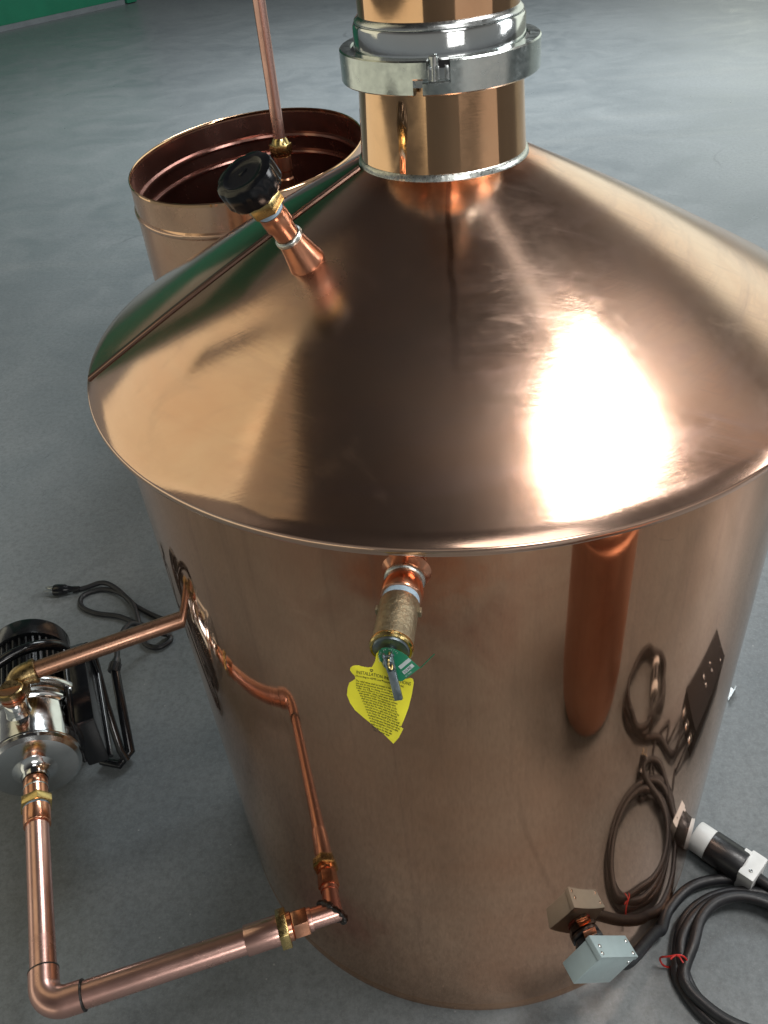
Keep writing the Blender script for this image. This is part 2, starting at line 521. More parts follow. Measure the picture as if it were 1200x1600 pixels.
def tube(bm, path, rad, seg=16, cap=True):
    P = [Vector(p) for p in path]
    n = len(P)
    T = []
    for i in range(n):
        t = (P[min(i + 1, n - 1)] - P[max(i - 1, 0)])
        T.append(t.normalized())
    h = Vector((0, 0, 1)) if abs(T[0].z) < .9 else Vector((1, 0, 0))
    x = (h - T[0] * h.dot(T[0])).normalized()
    rings = []
    for i in range(n):
        x = (x - T[i] * x.dot(T[i])).normalized()
        y = T[i].cross(x)
        r = rad[i] if isinstance(rad, (list, tuple)) else rad
        rings.append([bm.verts.new(P[i] + (x * cos(2 * pi * k / seg) + y * sin(2 * pi * k / seg)) * r) for k in range(seg)])
    for a, b in zip(rings, rings[1:]):
        ring_faces(bm, a, b)
    if cap:
        bm.faces.new(rings[0][::-1]); bm.faces.new(rings[-1])


def arc(c, a, b, R, n=10):
    """quarter-bend path: centre c, from c+a*R to c+b*R"""
    c, a, b = Vector(c), Vector(a), Vector(b)
    return [c + (a * cos(t) + b * sin(t)) * R for t in [pi / 2 * i / n for i in range(n + 1)]]


ORIG = {}


def link(name, me, mat, parent=None):
    o = bpy.data.objects.new(name, me)
    COL.objects.link(o)
    if mat:
        me.materials.append(mat)
    if parent is not None:
        o.parent = parent
        ORIG[o] = ORIG[parent]
    else:
        ORIG[o] = Vector((0, 0, 0))
    return o


def build(name, bm, mat, parent=None, angle=32, loc=None):
    """finish a bmesh given in world coordinates as one object (part of parent when given)"""
    off = ORIG[parent] if parent is not None else Vector(loc or (0, 0, 0))
    bmesh.ops.recalc_face_normals(bm, faces=bm.faces)
    bmesh.ops.translate(bm, verts=bm.verts, vec=-off)
    me = bpy.data.meshes.new(name)
    bm.to_mesh(me)
    bm.free()
    for p in me.polygons:
        p.use_smooth = True
    me.set_sharp_from_angle(angle=radians(angle))
    o = link(name, me, mat, parent)
    if parent is None:
        o.location = off
        ORIG[o] = off
    return o


def tag(o, label, cat, group=None):
    o['label'] = label; o['category'] = cat
    if group:
        o['group'] = group
    return o


def thing(name, label, cat, loc, group=None):
    o = bpy.data.objects.new(name, None)
    COL.objects.link(o)
    o.empty_display_size = .05
    o.location = loc
    ORIG[o] = Vector(loc)
    return tag(o, label, cat, group)


def text_mesh(body, size, M4, mat, name, parent, align='LEFT', xs=1.0, thick=.0001, warp=None, spacing=1.0):
    cu = bpy.data.curves.new('lettering', 'FONT')
    cu.body = body; cu.size = size; cu.align_x = align; cu.extrude = thick; cu.space_line = spacing
    cu.resolution_u = 2
    tmp = bpy.data.objects.new('tmp', cu)
    COL.objects.link(tmp)
    dg = bpy.context.evaluated_depsgraph_get()
    me = bpy.data.meshes.new_from_object(tmp.evaluated_get(dg))
    bpy.data.objects.remove(tmp)
    off = ORIG[parent]
    for v in me.vertices:
        p = Vector((v.co.x * xs, v.co.y, v.co.z))
        if warp:
            p = warp(p)
        v.co = (M4 @ p) - off
    me.materials.clear()
    return link(name, me, mat, parent)


# ------------------------------------------------------------------ setting: floor and the far walls
bm = bmesh.new()
v = [bm.verts.new(p) for p in ((-40, -40, 0), (40, -40, 0), (40, 40, 0), (-40, 40, 0))]
bm.faces.new(v)
fl = build('floor', bm, M['floor']); fl['kind'] = 'structure'

# green wall: corner about 11 m away to the left, a grey stretch beyond its post
A = Vector((-5.41, 10.67, 0)); B = Vector((-4.26, 12.15, 0))
dv = (B - A).normalized()
nv = Vector((dv.y, -dv.x, 0))
MW = Matrix((dv, -nv, Vector((0, 0, 1)))).transposed().to_4x4(); MW.translation = B
gw = thing('wall', 'green painted wall at the far edge of the floor', 'wall', B)
bm = bmesh.new(); box(bm, 6.0, .25, 7.0, MW @ Matrix.Translation((-3.0, .13, 3.52)))
build('wall_panel', bm, M['green_wall'], gw)
bm = bmesh.new(); box(bm, 6.0, .03, .06, MW @ Matrix.Translation((-3.0, -.02, .031)))
build('skirting', bm, M['trim'], gw)
bm = bmesh.new(); box(bm, .16, .2, 6.2, MW @ Matrix.Translation((.09, .02, 3.11)), .01)
build('corner_post', bm, M['green_wall'], gw)
bm = bmesh.new(); box(bm, 2.1, .06, 2.7, MW @ Matrix.Translation((-4.15, -.035, 3.2)), .01)
build('pale_shutter', bm, M['cream'], gw)
gw['kind'] = 'thing'
gr = thing('wall', 'dark grey wall beyond the green wall post', 'wall', B + dv * 4)
bm = bmesh.new(); box(bm, 12, .2, 6.2, MW @ Matrix.Translation((6.3, .25, 3.11)))
build('wall_panel', bm, M['grey_wall'], gr)
gr['kind'] = 'thing'

# square duct dropping from the roof at the left; the lid mirrors its lower end
duct = thing('hanging_duct', 'dark square duct mirrored as diagonal streak on the lid', 'duct', (-1.955, 1.0, 2.32))
bm = bmesh.new(); box(bm, .13, .10, 4.2, Matrix.Translation((-1.955, 1.0, 4.42)) @ Matrix.Rotation(radians(54), 4, 'Z'), .004)
build('duct_run', bm, M['duct'], duct)
bm = bmesh.new(); box(bm, .15, .12, .03, Matrix.Translation((-1.955, 1.0, 2.34)) @ Matrix.Rotation(radians(54), 4, 'Z'), .004)
build('end_flange', bm, M['duct'], duct)

# ------------------------------------------------------------------ the still
RB, RR, ZR, RN, ZN = .45, .4754, 1.0734, .0985, 1.2790
still = thing('copper_still', 'large polished copper still pot with cone lid, clamped neck and valves', 'still', (0, 0, 0))
SEG = 192
bm = bmesh.new()
lathe(bm, [(0, .001), (RB, .001), (RB, .030), (RB, 1.02), (RB, 1.0615)], seg=SEG)
body = build('pot_body', bm, M['body'], still, 40)
bm = bmesh.new()
lathe(bm, [(RB + .0004, .0005), (RB + .0004, .022), (RB - .0001, .0236)], seg=SEG)
build('base_band', bm, M['body'], still, 50)
# cone lid with rolled rim
bm = bmesh.new()
pr = [(RN - .004, ZN + .002)]
N = 26
for i in range(N + 1):
    t = i / N
    r = RN + (RR - .0015 - RN) * t
    z = ZN + (ZR + .0008 - ZN) * t
    pr.append((r, z + .004 * sin(pi * t)))
pr += [(RR, ZR - .001), (RR + .0008, ZR - .005), (RR - .0006, ZR - .0095), (RR - .004, ZR - .011), (RR - .0075, ZR - .0095), (RR - .009, ZR - .012),
       (RR - .012, ZR - .0145), (RB - .001, ZR - .0145)]
lathe(bm, pr, seg=SEG)
lid = build('cone_lid', bm, M['lid'], still, 40)
# welded seam strip on the lid
sa = radians(-106.3)
sd = Vector((sin(sa), cos(sa), 0))
st_ = Vector((-sd.y, sd.x, 0))
bm = bmesh.new()
for k in range(N):
    pass
rows = []
for i in range(40):
    t = i / 39
    r = RN + .004 + (RR - .002 - RN - .004) * t
    tt = (r - RN) / (RR - .0015 - RN)
    z = ZN + (ZR + .0008 - ZN) * tt + .004 * sin(pi * tt)
    row = []
    for wv, hh in ((-.0050, -.001), (-.0046, .0022), (-.0012, .0026), (-.0006, .0008), (.0006, .0008), (.0012, .0022), (.0030, .0018), (.0036, -.001)):
        row.append(bm.verts.new(sd * r + st_ * wv * 1.35 + Vector((0, 0, z + hh + .0006))))
    rows.append(row)
for a, b in zip(rows, rows[1:]):
    for k in range(len(a) - 1):
        bm.faces.new((a[k], a[k + 1], b[k + 1], b[k]))
build('lid_seam', bm, M['seam'], lid, 30)
# neck
bm = bmesh.new()
lathe(bm, [(.0945, ZN - .012), (.0972, ZN - .008), (.0972, ZN + .004), (.0968, ZN + .006), (.0912, 1.395)], seg=128)
neck = build('neck', bm, M['neck'], still)
bm = bmesh.new()
lathe(bm, [(.0965, ZN + .006), (.0990, ZN + .0045), (.1000, ZN + .0005), (.1012, ZN - .004), (.0990, ZN - .008)], seg=128)
build('solder_joint', bm, M['solder'], neck, 60)
# ferrules and hinged clamp
bm = bmesh.new()
lathe(bm, [(.0905, 1.372), (.1045, 1.374), (.1055, 1.378), (.1055, 1.392), (.1000, 1.398), (.0945, 1.399), (.0940, 1.402), (.0937, 1.420), (.0925, 1.4225), (.0885, 1.4235)], seg=128)
ferr = build('ferrule', bm, M['steel'], still)
bm = bmesh.new()
lathe(bm, [(.0892, 1.4225), (.0915, 1.4232), (.0916, 1.4255), (.0885, 1.4290), (.0872, 1.4300)], seg=128)
build('weld_bead', bm, M['satin'], ferr, 60)
bm = bmesh.new()
lathe(bm, [(.0872, 1.415), (.0872, 1.60), (.0872, 1.78), (.0855, 1.78), (.0855, 1.60), (.0855, 1.415)], seg=128)
build('column_pipe', bm, M['neck'], still)


def arc_band(bm, a0, a1, ri, ro, z0, z1, n=60, bev=.0015):
    rings = []
    for i in range(n + 1):
        a = a0 + (a1 - a0) * i / n
        ca, sa_ = cos(a), sin(a)
        sec = [(ri, z0), (ro - bev, z0), (ro, z0 + bev), (ro, z1 - bev), (ro - bev, z1), (ri, z1)]
        rings.append([bm.verts.new((r * ca, r * sa_, z)) for r, z in sec])
    for p, q in zip(rings, rings[1:]):
        ring_faces(bm, p, q)
    bm.faces.new(rings[0][::-1]); bm.faces.new(rings[-1])


# clamp split sits a little left of the camera side
ac = -pi / 2
Z0, Z1 = 1.3670, 1.4000
zm = (Z0 + Z1) / 2
bm = bmesh.new()
arc_band(bm, ac + .09, ac + 2 * pi - .26, .0985, .1105, Z0, Z1, 140)
clamp = build('clamp_ring', bm, M['cast_steel'], still, 25)
bm = bmesh.new()
arc_band(bm, ac - .262, ac - .125, .0985, .1105, zm - .0015, Z1, 10)
build('clamp_tongue', bm, M['cast_steel'], clamp, 25)
bm = bmesh.new()
arc_band(bm, ac - .17, ac + .0915, .0985, .1105, Z0, zm - .0030, 12)
build('clamp_tongue', bm, M['cast_steel'], clamp, 25)
bm = bmesh.new()
for da in (-.100, -.030, .060):
    p = Vector((cos(ac + da), sin(ac + da), 0))
    box(bm, .0080, .0038, .0125, frame(p * .1055 + Vector((0, 0, zm + .0046)), (0, 0, 1), p), .0004)
build('hinge_knuckle', bm, M['satin'], clamp)
bm = bmesh.new()
p = Vector((cos(ac - .065), sin(ac - .065), 0))
tube(bm, [p * .1045 + Vector((0, 0, zm - .005)), p * .1045 + Vector((0, 0, Z1 + .0030))], .0046, 16)
build('hinge_pin', bm, M['satin'], clamp)

# ---- vacuum relief valve on the lid, standing square to the cone
k = (RR - RN) / (ZN - ZR)
V = Vector((-.155, -.150, 1.2175))
n = Vector((V.x, V.y, 0)).normalized() + Vector((0, 0, k))
n.normalize()
MV = frame(V, n, (0, 0, 1)) @ Matrix.Diagonal((1.03, 1.03, 1.075, 1))
bm = bmesh.new()
lathe(bm, [(.0, -.006), (.0210, -.006), (.0205, .001), (.0195, .004), (.0182, .0095), (.0156, .022), (.0141, .031), (.0138, .034)], MV, 48)
vac = build('vacuum_valve', bm, M['fitting'], still, 40)
bm = bmesh.new()
lathe(bm, [(.0138, .033), (.0152, .0335), (.0156, .036), (.0148, .0385), (.0132, .039)], MV, 48)
build('solder_ring', bm, M['solder'], vac, 60)
bm = bmesh.new()
lathe(bm, [(.0126, .038), (.0130, .050), (.0131, .052), (.0150, .0535), (.0152, .064), (.0148, .0665), (.0150, .0675), (.0150, .070), (.012, .0705)], MV, 48)
build('adapter', bm, M['fitting'], vac, 30)
bm = bmesh.new()
lathe(bm, [(.0125, .070), (.0142, .0705), (.0144, .0755), (.0125, .0765)], MV, 48)
build('thread_tape', bm, M['tape'], vac)
bm = bmesh.new()
hexnut(bm, .036, .0765, .090, MV, rot=.3)
lathe(bm, [(0, .0885), (.0175, .0885), (.019, .0905), (.019, .0945), (0, .0948)], MV, 40)
build('hex_nut', bm, M['brass'], vac, 25)
bm = bmesh.new()
lathe(bm, [(0, .0945), (.025, .0947, 1), (.0300, .0960, 1), (.0312, .0985, 1), (.0312, .1140, 1), (.0302, .1172, 1), (.0275, .1184, 1), (.022, .1187), (.0195, .1172), (.0188, .1170),
           (.012, .1168), (0, .1168)], MV, 96, lobes=8, lobe=.045)
kn = build('knob', bm, M['knob'], vac, 35)
bm = bmesh.new()
box(bm, .010, .0035, .0016, MV @ Matrix.Translation((.002, .003, .1174)), .0004)
build('knob_pip', bm, M['knob'], kn)

# ---- safety relief valve on the front of the pot
BP = Vector((-.050, -.4472, 1.0220))
bn = Vector((-.1111, -.9938, 0)).normalized()
MB = frame(BP, bn, (0, 0, 1))
bm = bmesh.new()
lathe(bm, [(.022, -.006), (.0262, -.003), (.0225, .002), (.0190, .0065), (.0178, .011), (.0176, .016), (.0188, .0195), (.0200, .024), (.0203, .034), (.0195, .0365), (.0165, .037)], MB, 48)
rel = build('relief_valve', bm, M['fitting'], still, 40)
bm = bmesh.new()
lathe(bm, [(.0178, .0085), (.0200, .009), (.0204, .0115), (.0192, .014), (.0176, .0142)], MB, 48)
build('solder_ring', bm, M['solder'], rel, 60)
bm = bmesh.new()
lathe(bm, [(.0160, .0365), (.0176, .037), (.0178, .0425), (.0165, .0445)], MB, 48)
build('thread_tape', bm, M['tape'], rel)
bm = bmesh.new()
lathe(bm, [(.0, .044), (.0182, .044), (.0190, .046), (.0186, .060), (.0188, .090), (.0192, .0935), (.0192, .0955), (.018, .0965)], MB, 48)
for s in (-1, 1):
    box(bm, .007, .004, .007, MB @ Matrix.Translation((.0, s * .0195, .0535)), .001)
build('valve_barrel', bm, M['cast'], rel, 35)
bm = bmesh.new()
lathe(bm, [(.0165, .0950), (.0196, .0955), (.0202, .0975), (.0200, .1000), (.0188, .1012), (.0170, .1010), (.0165, .1000)], MB, 48)
build('end_collar', bm, M['brass'], rel, 40)
bm = bmesh.new()
lathe(bm, [(0, .0985), (.0166, .0985), (.0170, .1005), (.0158, .1025), (.0060, .1030), (.0052, .1036), (.0050, .118), (.0035, .120), (0, .1203)], MB, 40)
build('spring_cap', bm, M['zinc'], rel, 30)
# test lever: forked steel handle hanging in front of the tags
th = radians(25)
up = Vector((0, 0, 1))
tU = Vector((.994, -.111, 0)).normalized()
tN = bn * cos(th) + up * sin(th)
tV = up * cos(th) - bn * sin(th)


def plane_m(t):
    mm = Matrix((tU, tV, tN)).transposed().to_4x4()
    mm.translation = BP + bn * t
    return mm


ML = plane_m(.1225)
lean = Matrix.Rotation(radians(13), 4, 'Z')
bm = bmesh.new()
sh = Matrix.Translation((.0038, .0, 0)) @ lean
prism(bm, [(-.0036, -.0285), (.0036, -.0285), (.0036, -.001), (-.0036, -.001)], -.0008, .0032, ML @ sh, .0005)
for s in (-1, 1):
    prism(bm, [(s * .0031 - .0006, -.002), (s * .0031 + .0006, -.002), (s * .0036 + .0006, .0155), (s * .0036 - .0006, .0155)], -.001, .0035, ML @ sh, .0002)
tube(bm, [ML @ sh @ Vector((-.0052, .0125, .0012)), ML @ sh @ Vector((.0052, .0125, .0012))], .0012, 10)
build('test_lever', bm, M['zinc'], rel, 30)
bm = bmesh.new()
tube(bm, spline([ML @ Vector(p) for p in ((.001, .0125, -.006), (.0016, .0085, .0025), (.0022, .0030, .0030), (.0045, .0012, .0028), (.0050, .0050, .001))], 6), .0011, 8)
build('lever_pin', bm, M['brass'], rel)

# ---- lower port on the body: oblique copper stub, sealed with dark flux
PORT = Vector((-.2217, -.3916, .2247))
ELB = Vector((-.652, -.541, .2247))
pd = (ELB - PORT).normalized()
MP = frame(PORT, pd, (0, 0, 1))
bm = bmesh.new()
lathe(bm, [(.0165, -.04), (.0165, .034), (.0185, .0345), (.0188, .038), (.0185, .0415), (.0165, .042)], MP, 40)
port = build('drain_port', bm, M['pipe'], still)
# dark flux collar: where the stub meets the cylinder
bm = bmesh.new()
pts = []
for i in range(48):
    a = 2 * pi * i / 48
    rr_ = .0190 + .0012 * sin(5 * a) + .0008 * sin(9 * a + 1)
    q = MP @ Vector((rr_ * cos(a), rr_ * sin(a), 0))
    # slide along pipe axis onto the pot wall
    A2 = pd.x ** 2 + pd.y ** 2
    Bq = q.x * pd.x + q.y * pd.y
    Cq = q.x ** 2 + q.y ** 2 - (RB + .0012) ** 2
    t = (-Bq + sqrt(max(0, Bq * Bq - A2 * Cq))) / A2
    pts.append(q + pd * t)
pts.append(pts[0])
tube(bm, pts, [.0034 + .0011 * sin(i * 1.7) for i in range(len(pts))], 10, cap=False)
build('flux_collar', bm, M['black_solder'], port, 60)

# ---- heater housing: grey junction box screwed onto a boss low on the pot
EP = Vector((.1810, -.4120, .1930))
en = Vector((EP.x, EP.y, 0)).normalized()
et = Vector((-en.y, en.x, 0))
ax_a = (et * .069 + up * -.060).normalized()     # along the box
ax_b = (et * -.043 + up * -.050)
ax_b = (ax_b - ax_a * ax_b.dot(ax_a)).normalized()
ME = frame(EP, en, ax_a)
bm = bmesh.new()
lathe(bm, [(.024, -.004), (.024, .003), (.019, .006), (.0165, .007), (.0165, .020), (.0, .020)], ME, 40)
hexnut(bm, .044, .006, .014, ME, rot=.2)
hh = build('heater_boss', bm, M['black_plastic'], still, 30)
bm = bmesh.new()
lathe(bm, [(.0, .0195), (.021, .0195), (.0215, .0205), (.0215, .0228), (.021, .0238), (0, .0238)], ME, 40)
build('gasket', bm, M['red_gasket'], hh)
bm = bmesh.new()
MX = Matrix((ax_a, ax_b, en)).transposed().to_4x4()
MX.translation = EP + en * .0405
box(bm, .092, .067, .034, MX, .0018)
jb = build('junction_box', bm, M['grey_paint'], still, 30)
bm = bmesh.new()     # folded lid edges wrapping the top face and the end
box(bm, .0935, .0016, .0355, MX @ Matrix.Translation((0, -.0341, 0)), .0006)
box(bm, .0016, .0085, .0355, MX @ Matrix.Translation((.0466, -.0303, 0)), .0005)
box(bm, .0016, .0085, .0355, MX @ Matrix.Translation((-.0466, -.0303, 0)), .0005)
build('box_cover', bm, M['grey_paint'], jb, 30)
for (x, z) in ((-.036, .0), (.039, -.008), (.039, .012), (-.040, .0115)):
    bm = bmesh.new()
    lathe(bm, [(0, .0018), (.0022, .0016), (.0030, .0008), (.0032, -.0005), (0, -.0005)], frame(MX @ Vector((x, -.0350, z)), -ax_b), 16)
    build('screw', bm, M['satin'], jb)
bm = bmesh.new()
lathe(bm, [(0, .0016), (.0020, .0014), (.0026, .0004), (.0026, -.0005), (0, -.0005)], frame(MX @ Vector((.037, -.020, .0171)), en), 16)
build('screw', bm, M['satin'], jb)
bm = bmesh.new()
MG = frame(MX @ Vector((.046, .012, -.002)), ax_a, en)
lathe(bm, [(0, 0), (.0150, 0), (.0152, .002), (.0150, .012), (.0125, .014), (.0110, .020), (0, .0205)], MG, 32)
build('cable_gland', bm, M['black_plastic'], jb)
# bright copper terminals between the boss and the box
bm = bmesh.new()
tz = up * .75 + en * .65
box(bm, .022, .0115, .004, frame(EP + en * .0195 + up * .0215, tz, et), .0006)
build('terminal', bm, M['satin'], hh)
bm = bmesh.new()
box(bm, .021, .0100, .004, frame(EP + en * .0085 + up * .0280, tz, et), .0006)
build('terminal', bm, M['fitting'], hh)

# ---- tags hanging on the relief valve
YT = [(-.6, 6.5), (-7.0, 7.0), (-11.4, 2.1), (-13.0, -6.0), (-16.2, -12.3), (-20, -13.0), (-24.8, -12.1), (-29.0, -11.0), (-32.6, -11.4), (-35.2, -13.6), (-35.8, -16.6), (-34.0, -20.2), (-31.9, -22.4),
      (-31.9, -26.1), (-37.8, -30.9), (-39.8, -37.0), (-41.0, -44.8), (-38.5, -53.0), (-34.2, -59.9), (-26.0, -67.0), (-15.1, -74.7), (-6.5, -80.0), (2.3, -86.5), (7.6, -79.0),
      (11.6, -69.9), (9.3, -68.8), (13.0, -59.0), (16.2, -49.6), (19.3, -36.0), (21.3, -23.4), (20.6, -20.0), (18.5, -19.0), (14.0, -20.4), (10.5, -16.0), (7.2, -8.7), (5.2, 2.0)]
MY = plane_m(.1075)


def curl(x, y):
    """card bends: lower left is folded back, bottom curls gently forward"""
    s = (-(x + .018) * .75 - (y + .030) * .66)
    z = 0.0
    if s > 0:
        z -= min(s, .05) * .22
    z += .0035 * sin((y + .02) * 55) + .0018 * sin(x * 90)
    return z


def sheet(bm, outline, f, th=.0004, step=.0035):
    """fill an outline with a fine grid clipped to it so it can bend"""
    b2 = bmesh.new()
    vs = [b2.verts.new((x, y, 0)) for x, y in outline]
    b2.faces.new(vs)
    bmesh.ops.triangulate(b2, faces=b2.faces)
    x0, x1 = min(p[0] for p in outline), max(p[0] for p in outline)
    y0, y1 = min(p[1] for p in outline), max(p[1] for p in outline)
    t = x0 + step
    while t < x1:
        bmesh.ops.bisect_plane(b2, geom=b2.verts[:] + b2.edges[:] + b2.faces[:], plane_co=(t, 0, 0), plane_no=(1, 0, 0)); t += step
    t = y0 + step
    while t < y1:
        bmesh.ops.bisect_plane(b2, geom=b2.verts[:] + b2.edges[:] + b2.faces[:], plane_co=(0, t, 0), plane_no=(0, 1, 0)); t += step
    for v_ in b2.verts:
        v_.co.z = f(v_.co.x, v_.co.y)
    r = bmesh.ops.extrude_face_region(b2, geom=b2.faces[:])
    for e in r['geom']:
        if isinstance(e, bmesh.types.BMVert):
            e.co.z += th
    merge(bm, b2)


bm = bmesh.new()
sheet(bm, [(x / 1000, y / 1000) for x, y in YT], curl)
bmesh.ops.transform(bm, matrix=MY, verts=bm.verts)
ytag = build('instruction_tag', bm, M['yellow'], None, 50, loc=MY.translation)
tag(ytag, 'curled yellow instruction card hanging from the brass relief valve', 'tag')


def wy(p):
    return Vector((p.x, p.y, curl(p.x, p.y) + .0006 + p.z))


tilt = atan2(-6.9, 46.9)


def ytext(s, size, u, v_, xs, skew=.0):
    R = Matrix.Rotation(tilt, 4, 'Z')
    def wf(p):
        q = R @ Vector((p.x + p.y * skew, p.y, 0))
        q.x += u; q.y += v_
        return Vector((q.x, q.y, curl(q.x, q.y) + .0006 + p.z))
    return text_mesh(s, size, MY, M['ink'], 'print', ytag, 'LEFT', xs, .00006, wf)


ytext('INSTALLATION INSTRUCTIONS', .0050, -.0305, -.0195, .70)
ytext('(According to ASME Low Pressure Boiler Code)', .0030, -.0315, -.0229, .75)
LINES = ['The relief valves shall be located in the top or', 'side and be connected directly to a tapped or', 'flanged opening, to a fitting connected to the', 'boiler, to a Y-base or to a common header on',
         'the same boiler. Safety relief valves shall be', 'with spindle vertical. The opening or connec-', 'tion between boiler and safety relief valve', 'shall have the area of the valve inlet. A dis-',
         'charge pipe shall be used. Its area shall be', 'not less than the valve outlet and it shall be', 'open and run to a safe point of disposal', 'and discharge shall not be piped so that', 'it can freeze. No shutoff of any kind shall', 'be placed between the valve and boiler or', 'on discharge pipes between such valves', 'and the atmosphere. Drain the valve', 'outlet so that no water can', 'stand above the valve seat', 'Check the lever often']
for i, s in enumerate(LINES):
    f = i / len(LINES)
    ytext(s, .0028, -.0318 + .0075 * max(0, f - .15) * 2.4, -.0285 - i * .00275, .74 - .10 * f)
bm = bmesh.new()    # small eyelet in the neck of the card
lathe(bm, [(.0008, .0007), (.0014, .0008), (.0014, .0002)], MY @ Matrix.Translation((-.0165, -.0155, curl(-.0165, -.0155))), 12)
build('eyelet', bm, M['ink'], ytag)

GT = [(-8.7, 9.0), (-6.0, 11.6), (-2.5, 12.6), (2.5, 12.6), (7.6, 11.5), (12.0, 9.6), (15.9, 7.0), (22.1, .6), (27.4, -4.4), (12.4, -16.8), (10.6, -17.4), (8.6, -16.8), (4.2, -11.8), (-.4, -6.6), (-5.5, -2.8), (-8.2, .6), (-9.4, 4.8)]
MGt = plane_m(.1145)


def gcurl(x, y):
    return .0015 * sin(x * 110 + .4) - .0008


bm = bmesh.new()
sheet(bm, [(x / 1000, y / 1000) for x, y in GT], gcurl, .0005, .003)
# the free end is folded up and seen edge-on
e0 = Vector((.0274, -.0044, gcurl(.0274, 0) + .0003)); e1 = Vector((.0402, .0116, .004))
wv = (MGt.to_3x3().inverted() @ (MGt.translation - CAM).normalized()) * .011
q = [bm.verts.new(p) for p in (e0, e1, e1 + wv, e0 + wv)]
q2 = [bm.verts.new(p + Vector((.0005, -.0004, 0))) for p in (e0, e1, e1 + wv, e0 + wv)]
bm.faces.new(q); bm.faces.new(q2[::-1]); ring_faces(bm, q, q2)
bmesh.ops.transform(bm, matrix=MGt, verts=bm.verts)
gtag = build('rating_tag', bm, M['green_card'], None, 50, loc=MGt.translation)
tag(gtag, 'small green rating card behind the steel test lever', 'tag')
ga = atan2(7.8, 8.4)
RG = Matrix.Rotation(ga, 4, 'Z')


def gpt(u, v_):
    q_ = RG @ Vector((u, v_, 0))
    return Vector((q_.x + .0105, q_.y - .0085, 0))


def gplate(u0, u1, v0, v1, name):
    bm = bmesh.new()
    ps = [gpt(*p) for p in ((u0, v0), (u1, v0), (u1, v1), (u0, v1))]
    vs = [bm.verts.new(MGt @ Vector((p.x, p.y, gcurl(p.x, p.y) + .0009))) for p in ps]
    bm.faces.new(vs)
    build(name, bm, M['label_grey'], gtag)


gplate(.0020, .0145, .0016, .0050, 'blank_label')
gplate(.0012, .0130, -.0040, -.0006, 'number_label')


def gtext(s, size, u, v_, mat, xs=.85):
    def wf(p):
        q_ = gpt(p.x + u, p.y + v_)
        return Vector((q_.x, q_.y, gcurl(q_.x, q_.y) + .0011 + p.z))
    return text_mesh(s, size, MGt, mat, 'print', gtag, 'LEFT', xs, .00004, wf)


gtext('315 M2', .0031, .0022, -.0034, M['ink'])
gtext('SET PRESS.', .0019, .0005, -.0065, M['label_grey'])
# lettering that follows the round end
for i, ch in enumerate('TESTED BY WATTS'):
    a = radians(205 - i * 11.5)
    def wf(p, a=a):
        x = .0010 + cos(a) * .0088 + (p.x * sin(a) + p.y * cos(a)); y = .0030 + sin(a) * .0080 + (-p.x * cos(a) + p.y * sin(a))
        return Vector((x, y, gcurl(x, y) + .0010 + p.z))
    if ch != ' ':
        text_mesh(ch, .0021, MGt, M['label_grey'], 'print', gtag, 'CENTER', .9, .00004, wf)

# ------------------------------------------------------------------ lower feed pipe (pot to pump)
NUT = Vector((-.797, -.190, .2247))
fd = (NUT - ELB).normalized()
r_p = .0205
feed = thing('feed_pipe', 'wide copper pipe with square elbow running low from pot to pump', 'pipe', (ELB.x, ELB.y, 0))
MPs = frame(PORT, pd, (0, 0, 1))
Lp = (ELB - PORT).length
EB = .034
bm = bmesh.new()
tube(bm, [PORT + pd * .140, PORT + pd * .2, PORT + pd * .3, ELB - pd * (EB + .018)], r_p, 40)
run1 = build('pipe_run', bm, M['pipe'], feed)
bm = bmesh.new()
hexnut(bm, .0400, .041, .066, MPs, rot=.5)
lathe(bm, [(.019, .066), (.0225, .068), (.0225, .076), (.019, .0765)], MPs, 40)
build('coupling', bm, M['fitting'], feed, 25)
bm = bmesh.new()
hexnut(bm, .0545, .074, .090, MPs, rot=.2)
build('union_nut', bm, M['brass'], feed, 25)
bm = bmesh.new()
lathe(bm, [(.0205, .089), (.0236, .0895), (.0238, .142), (.0232, .1435), (.0205, .1436)], MPs, 48)
build('sleeve', bm, M['pipe'], feed)
# elbow
bm = bmesh.new()
R_ = .034
c_ = ELB - pd * R_ + fd * R_
pts = arc(c_, -fd, pd, R_, 12)
tube(bm, [ELB - pd * (EB + .024)] + pts + [ELB + fd * (EB + .024)], .0235, 40)
elb = build('elbow', bm, M['pipe'], feed, 40)
for o_, d_ in ((ELB - pd * (EB + .024), -pd), (ELB + fd * (EB + .024), fd)):
    bm = bmesh.new()
    lathe(bm, [(.0200, -.001), (.0238, -.0012), (.0238, .0012), (.0222, .0022), (.0204, .0024)], frame(o_, d_), 40)
    build('joint_line', bm, M['black_solder'], elb, 60)
MF = frame(NUT, fd, (0, 0, 1))
L2 = (NUT - ELB).length
bm = bmesh.new()
tube(bm, [ELB + fd * (EB + .018), ELB + fd * .15, ELB + fd * .25, NUT - fd * .040], r_p, 40)
build('pipe_run', bm, M['pipe'], feed)
bm = bmesh.new()
lathe(bm, [(.0205, -.050), (.0236, -.0495), (.0238, -.0475), (.0232, -.046), (.0240, -.044), (.0246, -.014), (.0200, -.0135)], MF, 40)
build('coupling', bm, M['fitting'], feed, 25)
bm = bmesh.new()
lathe(bm, [(.021, -.0145), (.0242, -.0140), (.0242, -.0100), (.021, -.0095)], MF, 40)
build('thread_tape', bm, M['tape'], feed)
bm = bmesh.new()
hexnut(bm, .053, -.010, .008, MF, rot=.35)
build('union_nut', bm, M['brass'], feed, 25)
bm = bmesh.new()
lathe(bm, [(.0200, .007), (.0215, .0085), (.0222, .030), (.0212, .0315), (.0222, .0335), (.0222, .052), (.0212, .054), (.0185, .056)], MF, 40)
build('adapter', bm, M['fitting'], feed, 30)
bm = bmesh.new()
